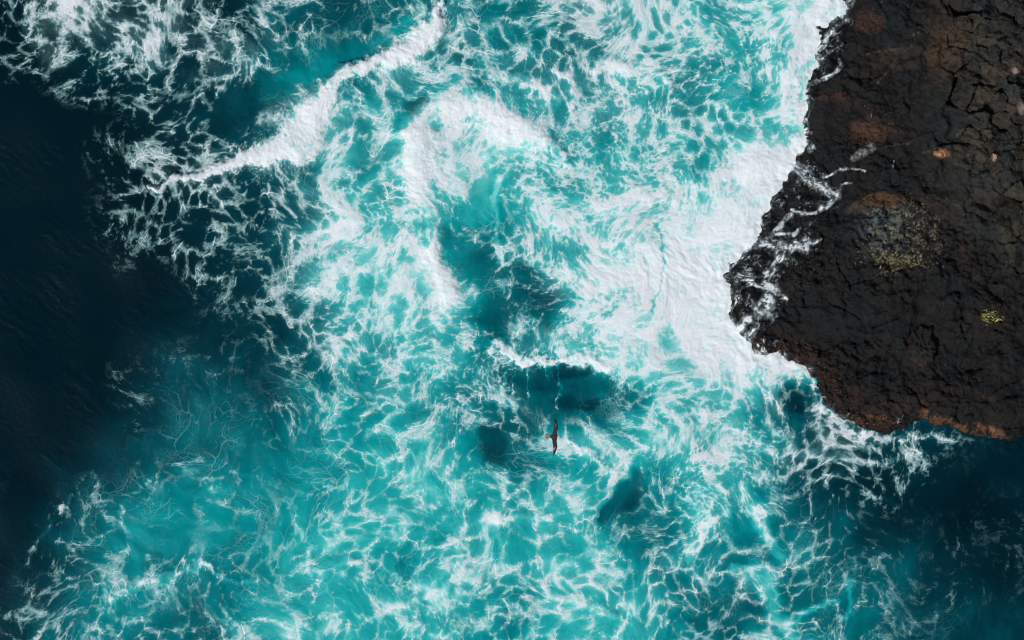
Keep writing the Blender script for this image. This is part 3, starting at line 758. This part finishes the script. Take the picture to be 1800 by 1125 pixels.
def ground(sx, sy):
    """point on the rock surface seen at map position"""
    z = float(rock_fields(np.array([[sx]], np.float32), np.array([[sy]], np.float32), False)[0][0, 0])
    x, y = to_world(sx, sy, z); return Vector((x, y, z))
# ---------------------------------------------------------------- loose boulders on the headland
def boulder(sx, sy, w, h, d, rough, base_c, edge_c, seed, label, knobs=14, sub=5):
    rr = np.random.default_rng(seed)
    bm = bmesh.new(); bmesh.ops.create_icosphere(bm, subdivisions=sub, radius=1)
    P = np.array([v.co for v in bm.verts]); 
    fcs = np.array([[v.index for v in f.verts] for f in bm.faces], np.int32); bm.free()
    dirs = rr.normal(0, 1, (knobs, 3)); dirs[:, 2] = np.abs(dirs[:, 2]); dirs /= np.linalg.norm(dirs, axis=1)[:, None]
    dist = rr.uniform(.62, .95, knobs)
    # cut by planes, then lump
    q = (P @ dirs.T) / dist[None]
    s = 1 / np.maximum(1, q.max(1))
    n = fbm(P[:, 0] * 60 + seed * 13, P[:, 1] * 60 + P[:, 2] * 47, 26, 4, seed % 6, .6)
    rdg = ridge(P[:, 0] * 60 + P[:, 1] * 35 + seed, P[:, 1] * 50 - P[:, 0] * 20 + P[:, 2] * 30, 20, 3, (seed + 2) % 6)
    s = s * (1 + rough * (.7 * n + .35 * (rdg - .6)))
    P = P * s[:, None] * np.array([w / 2, h / 2, d])
    v = fbm(P[:, 0] * 30, P[:, 1] * 30 + P[:, 2] * 20, 9, 4, 2, .6)
    k = ss(-.25, .35, v)[:, None]
    edge = ss(.55, .1, P[:, 2] / d)[:, None]
    col = srgb(*base_c) * (1 + 1.1 * k)
    col = col + (srgb(*edge_c) - col) * edge * ss(-.2, .3, v + .1)[:, None] * .8
    cl = np.concatenate([col, np.full((len(P), 1), .7)], 1)
    o = link('boulder', mesh_from('boulder', P, fcs, cl, ROCK, smooth=True), None, ground(sx, sy) - Vector((0, 0, d * .10)))
    return tag(o, label, 'boulder', 'loose boulders on the dark headland')
boulder(1617, 611, 2.2, 2.6, 1.15, .62, (22, 22, 21), (56, 38, 30), 3, 'lumpy ridged black boulder in the lower middle of the rock, rust at its foot')
boulder(1786, 124, .5, .55, .3, .15, (104, 90, 82), (90, 78, 70), 8, 'small pale pinkish rounded stone near the upper right corner', 9, 3)
boulder(1797, 188, .6, 1.0, .3, .2, (84, 74, 64), (66, 58, 50), 9, 'brownish grey stone at the right edge below the pale rounded stone', 9, 3)
boulder(1650, 270, .66, .46, .22, .3, (128, 96, 70), (118, 72, 46), 12, 'small rust-orange knob of rock alone on dark slab', 9, 3)
boulder(1748, 276, .36, .6, .25, .3, (120, 96, 76), (90, 66, 50), 14, 'small tan upright stone among the broken blocks', 8, 3)

# ---------------------------------------------------------------- weed, lichen and moss
FLAKE = tint_material('weed_and_lichen', .6, .9, .2, 20.0, .01, 2)
def flakes(name, spots, n, size, palette, seed, label, cat, kind='stuff', lift=.04, clumps=0, falloff=1.0):
    """a patch of small leathery scales, each a bent, thick little leaf"""
    rr = np.random.default_rng(seed)
    pts = []
    for (a, b, rx, ry, share) in spots:
        m = int(n * share)
        if clumps:
            cc = rr.normal(0, .5, (clumps, 2)); pick = rr.integers(0, clumps, m)
            q = cc[pick] + rr.normal(0, .13, (m, 2))
        else:
            q = rr.normal(0, .5 * falloff, (m, 2))
        px_, py_ = a + q[:, 0] * rx, b + q[:, 1] * ry
        keep = fbm(px_.astype(np.float32), py_.astype(np.float32), 20, 5, 3, .7) + .10 * rr.normal(0, 1, m) > .02
        pts.append(np.stack([px_[keep], py_[keep]], 1))
    pts = np.concatenate(pts).astype(np.float32)
    z = rock_fields(pts[:, 0][None], pts[:, 1][None], False)[0][0]
    ok = z > .02
    pts, z = pts[ok], z[ok]; m = len(pts)
    z = z + rr.uniform(0, lift, m)
    wx, wy = to_world(pts[:, 0], pts[:, 1], z)
    # leaf: pointed 6-gon with raised middle, and an underside
    tmpl = np.array([[-1.5, 0, 0], [-.5, -.42, .12], [.6, -.4, .15], [1.6, 0, .3], [.6, .4, .15], [-.5, .42, .12], [.05, 0, .4], [.05, 0, -.25]])
    F = np.array([[i, (i + 1) % 6, 6] for i in range(6)] + [[(i + 1) % 6, i, 7] for i in range(6)], np.int32)
    s = size * rr.lognormal(0, .4, m); an = rr.uniform(0, 2 * np.pi, m); tilt = rr.normal(0, .45, m)
    tm = np.repeat(tmpl[None], m, 0) * (1 + rr.normal(0, .16, (m, 8, 3)))
    tm = tm * s[:, None, None]
    zz = tm[..., 2] + tm[..., 0] * np.tan(np.clip(tilt, -.9, .9))[:, None]
    x = tm[..., 0] * np.cos(an)[:, None] - tm[..., 1] * np.sin(an)[:, None]; y = tm[..., 0] * np.sin(an)[:, None] + tm[..., 1] * np.cos(an)[:, None]
    o = np.array([wx.mean(), wy.mean(), z.min()])
    V = np.stack([x + wx[:, None] - o[0], y + wy[:, None] - o[1], zz + z[:, None] - o[2]], -1).reshape(-1, 3)
    fc = (F[None] + 8 * np.arange(m)[:, None, None]).reshape(-1, 3).astype(np.int32)
    pal = np.stack([srgb(*c) for c in palette]); ci = rr.integers(0, len(pal), m)
    col = pal[ci] * rr.lognormal(0, .3, m)[:, None]
    cl = np.concatenate([np.repeat(col, 8, 0), np.full((m * 8, 1), .5)], 1)
    ob = link(name, mesh_from(name, V, fc, cl, FLAKE, smooth=False), None, Vector(o))
    return tag(ob, label, cat, kind=kind)
TAN = [(96, 90, 74), (80, 76, 64), (116, 108, 86), (58, 52, 42), (46, 42, 36)]
flakes('lichen_patch', [(1585, 462, 62, 24, .34), (1560, 470, 30, 16, .12), (1618, 420, 50, 50, .16), (1585, 405, 60, 50, .16), (1525, 440, 26, 34, .08), (1640, 432, 26, 16, .06), (1600, 365, 40, 14, .06)], 5200, .030, TAN, 21, 'tan and yellowish crusty lichen scattered round the blue-grey hollow', 'lichen')
flakes('lichen_patch', [(1572, 462, 34, 12, 1)], 500, .032, [(126, 117, 82), (112, 104, 74), (140, 130, 94)], 22, 'bright yellow lichen along the lower rim of the blue-grey hollow', 'lichen')
RUST = [(84, 60, 45), (70, 51, 40), (98, 70, 51), (58, 42, 34), (44, 36, 31)]
flakes('seaweed_patch', [(1545, 215, 42, 26, .6), (1508, 242, 36, 16, .4)], 1900, .028, RUST, 23, 'rusty orange dried weed on the dark rock above the pale salt patch', 'seaweed')
flakes('seaweed_patch', [(1522, 40, 34, 14, .7), (1530, 18, 34, 16, .3)], 760, .034, [(88, 58, 46), (70, 48, 40), (52, 40, 35)], 24, 'reddish dried weed near the top edge of the rock', 'seaweed')
flakes('seaweed_patch', [(1548, 352, 46, 14, .7), (1585, 350, 26, 10, .3)], 800, .034, [(98, 68, 44), (78, 56, 40), (60, 48, 38)], 25, 'orange brown weed along the upper rim of the blue-grey hollow', 'seaweed')
RED = [(62, 42, 34), (50, 36, 31), (84, 58, 44), (38, 31, 28), (28, 25, 24), (30, 26, 24), (104, 80, 62)]
flakes('seaweed_fringe', [(1352, 600, 30, 30, .10), (1385, 612, 36, 26, .12), (1415, 640, 36, 34, .14), (1445, 680, 34, 44, .14), (1478, 710, 44, 32, .16), (1530, 738, 70, 26, .18), (1585, 740, 56, 26, .10), (1460, 660, 70, 60, .06)], 7500, .032, RED, 26, 'red-brown seaweed fringe along the lower shore of the headland', 'seaweed', clumps=34, lift=.09)
flakes('seaweed_patch', [(1420, 476, 40, 30, .6), (1404, 500, 24, 18, .4)], 420, .04, [(62, 52, 43), (70, 48, 38), (50, 43, 37)], 27, 'thin brownish weed on the slab beside the white runoff', 'seaweed')
def moss(sx, sy, w, h, d):
    """a cushion of moss: a lumpy pad with its leafy tufts as a part"""
    bm = bmesh.new(); bmesh.ops.create_icosphere(bm, subdivisions=4, radius=1)
    P = np.array([v.co for v in bm.verts]); fcs = np.array([[v.index for v in f.verts] for f in bm.faces], np.int32); bm.free()
    a = np.arctan2(P[:, 1], P[:, 0])
    out = 1 + .45 * fbm(np.cos(a) * 20 + 7, np.sin(a) * 20, 9, 4, 1, .65)
    n = fbm(P[:, 0] * 30, P[:, 1] * 30, 8, 3, 3, .6)
    Q = P * np.array([w / 2, h / 2, d]); Q[:, :2] *= out[:, None]; Q[:, 2] *= 1 + .8 * n
    k = ss(-.2, .3, n)[:, None]
    cl = np.concatenate([srgb(60, 56, 34) + (srgb(132, 126, 72) - srgb(60, 56, 34)) * k, np.full((len(Q), 1), .8)], 1)
    g = ground(sx, sy); g.z -= d * .2
    o = link('moss_clump', mesh_from('moss_clump', Q, fcs, cl, FLAKE), None, g)
    tag(o, 'yellow-green moss clump alone on dark rock near the right edge', 'moss')
    t = flakes('tuft', [(sx, sy, w * UPM * .62, h * UPM * .62, 1)], 420, .055, [(142, 136, 82), (160, 152, 96), (112, 106, 62), (74, 70, 42)], 28, None, None, lift=.26, falloff=.62)
    t.parent = o; t.location = t.location - o.location
    return o
moss(1746, 556, 1.4, .72, .2)

# ---------------------------------------------------------------- the seabird
def seabird(sx, sy, zalt):
    bm = bmesh.new()
    def loft(rings):
        vs = [[bm.verts.new(p) for p in r] for r in rings]
        n = len(vs[0])
        for a, b in zip(vs[:-1], vs[1:]):
            for i in range(n): bm.faces.new((a[i], a[(i + 1) % n], b[(i + 1) % n], b[i]))
        bm.faces.new(vs[0][::-1]); bm.faces.new(vs[-1])
    N = 14
    def oval(x, ry, rz, zc=0): return [(x, 1.18 * ry * math.cos(2 * math.pi * i / N), zc + rz * math.sin(2 * math.pi * i / N)) for i in range(N)]
    # beak tip at +x, tail fan at -x
    loft([oval(*a) for a in [(.192, .008, .009, .001), (.186, .017, .018, .002), (.170, .029, .029, .006), (.146, .036, .036, .008), (.120, .037, .037, .006), (.096, .040, .041, .000), (.060, .056, .056, -.004), (.010, .066, .064, -.006), (-.045, .062, .058, -.004), (-.095, .046, .040, .000), (-.130, .036, .022, .004), (-.165, .056, .012, .006), (-.215, .076, .008, .006), (-.246, .066, .005, .006), (-.256, .034, .004, .006)]])
    for s in (1, -1):
        # span position, leading edge x, trailing edge x, thickness, height
        secs = [(.020, .075, -.085, .040, .010), (.055, .078, -.070, .030, .022), (.110, .070, -.060, .022, .036), (.180, .082, -.052, .018, .048), (.250, .098, -.038, .016, .054), (.310, .100, -.030, .014, .054), (.370, .086, -.030, .012, .050), (.430, .066, -.030, .010, .044), (.490, .040, -.028, .008, .036), (.535, .016, -.022, .006, .030), (.556, .000, -.014, .005, .027)]
        rings = []
        for (yy, le, te, th, zc) in secs:
            le, te = le + .010, te - .008
            if s < 0: le, te = le + .004, te + .004
            ring = []
            for i in range(N):
                t = 2 * math.pi * i / N; c = math.cos(t)
                u = (le + te) / 2 + (le - te) / 2 * c
                ring.append((u, s * yy, zc + th * .5 * math.sin(t) * (.55 + .45 * c) + .06 * (le - te) * (1 - c * c)))
            rings.append(ring if s > 0 else ring[::-1])
        loft(rings)
    bmesh.ops.recalc_face_normals(bm, faces=bm.faces)
    me = bpy.data.meshes.new('bird_shape'); bm.to_mesh(me); bm.free()
    tmp = bpy.data.objects.new('bird_shape', me); COL.objects.link(tmp)
    md = tmp.modifiers.new('fuse', 'REMESH'); md.mode = 'VOXEL'; md.voxel_size = .0042
    sm = tmp.modifiers.new('ease', 'SMOOTH'); sm.factor = .5; sm.iterations = 3
    dg = bpy.context.evaluated_depsgraph_get()
    out = bpy.data.meshes.new_from_object(tmp.evaluated_get(dg))
    COL.objects.unlink(tmp); bpy.data.objects.remove(tmp)
    n = len(out.vertices); P = np.empty(n * 3, np.float32); out.vertices.foreach_get('co', P); P = P.reshape(-1, 3)
    x, y = P[:, 0], np.abs(P[:, 1])
    brown, dark, cream, tail, bill = srgb(50, 45, 44), srgb(29, 27, 28), srgb(206, 188, 146), srgb(128, 118, 102), srgb(60, 50, 40)
    v = fbm(x * 900, P[:, 1] * 300, 22, 4, 1, .6); barb = fbm(x * 260, P[:, 1] * 1500, 20, 3, 2, .6)
    col = np.repeat(brown[None], n, 0)
    mix = lambda col, c, k: col + (np.asarray(c) - col) * np.clip(k, 0, 1)[:, None]
    col = mix(col, dark, ss(.30, .50, y + .04 * v)); col = mix(col, dark, .7 * ss(.02, -.05, x + .02 * v) * ss(.07, .12, y))
    col = mix(col, dark, .5 * ss(.2, -.3, barb) * ss(.06, .1, y))
    col = mix(col, srgb(72, 64, 60), .7 * ss(.05, .35, v) * ss(.34, .2, y))
    patch = np.exp(-((y - .345) / .045) ** 2 - ((x - .03) / .03) ** 2)
    col = mix(col, srgb(150, 134, 120), patch * np.where(P[:, 1] < 0, .95, .45) * ss(-.3, .3, v + .15))
    col = mix(col, tail, ss(-.095, -.14, x + .01 * v) * ss(.09, .07, y)); col = mix(col, srgb(104, 88, 74), .6 * ss(-.1, .3, barb) * ss(-.13, -.16, x) * ss(.09, .07, y))
    head = ss(.085, .112, x + .012 * v) * ss(.06, .05, y)
    col = mix(col, cream, head); col = mix(col, bill, ss(.186, .196, x) * ss(.03, .02, y))
    col = mix(col, bill, .8 * np.exp(-((x - .165) / .012) ** 2 - ((y - .027) / .009) ** 2))
    at = out.color_attributes.new('tint', 'FLOAT_COLOR', 'POINT')
    at.data.foreach_set('color', np.concatenate([col, np.full((n, 1), .8)], 1).astype(np.float32).ravel())
    out.polygons.foreach_set('use_smooth', np.ones(len(out.polygons), bool))
    out.materials.clear(); out.materials.append(tint_material('plumage', .6, .85, .25, 160.0, .002, 2))
    X, Y = to_world(sx, sy, zalt)
    o = link('seabird', out, None, (X, Y, zalt)); o.rotation_euler = (0, math.radians(-2), math.radians(-3))
    bm = bmesh.new()     # hooked bill, then the eyes
    rings = [[bm.verts.new((x, r * math.cos(t * math.pi / 4), z + h * math.sin(t * math.pi / 4))) for t in range(8)] for x, r, h, z in [(.180, .012, .013, .002), (.200, .009, .010, .000), (.222, .007, .008, -.003), (.236, .005, .006, -.007), (.242, .002, .003, -.015)]]
    for a, b in zip(rings[:-1], rings[1:]):
        for i in range(8): bm.faces.new((a[i], b[i], b[(i + 1) % 8], a[(i + 1) % 8]))
    bm.faces.new(rings[0]); bm.faces.new(rings[-1][::-1]); bmesh.ops.recalc_face_normals(bm, faces=bm.faces)
    me = bpy.data.meshes.new('beak'); bm.to_mesh(me); bm.free()
    m, t, p = nodes('horn'); p.inputs['Base Color'].default_value = (*srgb(58, 48, 40), 1); p.inputs['Roughness'].default_value = .5; me.materials.append(m)
    link('beak', me, o)
    bm = bmesh.new(); bmesh.ops.create_icosphere(bm, subdivisions=2, radius=.006)
    me = bpy.data.meshes.new('eye'); bm.to_mesh(me); bm.free()
    m, t, p = nodes('dark_eye'); p.inputs['Base Color'].default_value = (.01, .01, .01, 1); p.inputs['Roughness'].default_value = .2; me.materials.append(m)
    for sg in (1, -1): link('eye', me, o, (.162, sg * .029, .018))
    return tag(o, 'brown seabird with pale head gliding above the foam, wings outstretched', 'bird')
seabird(974, 767.5, 60.0)
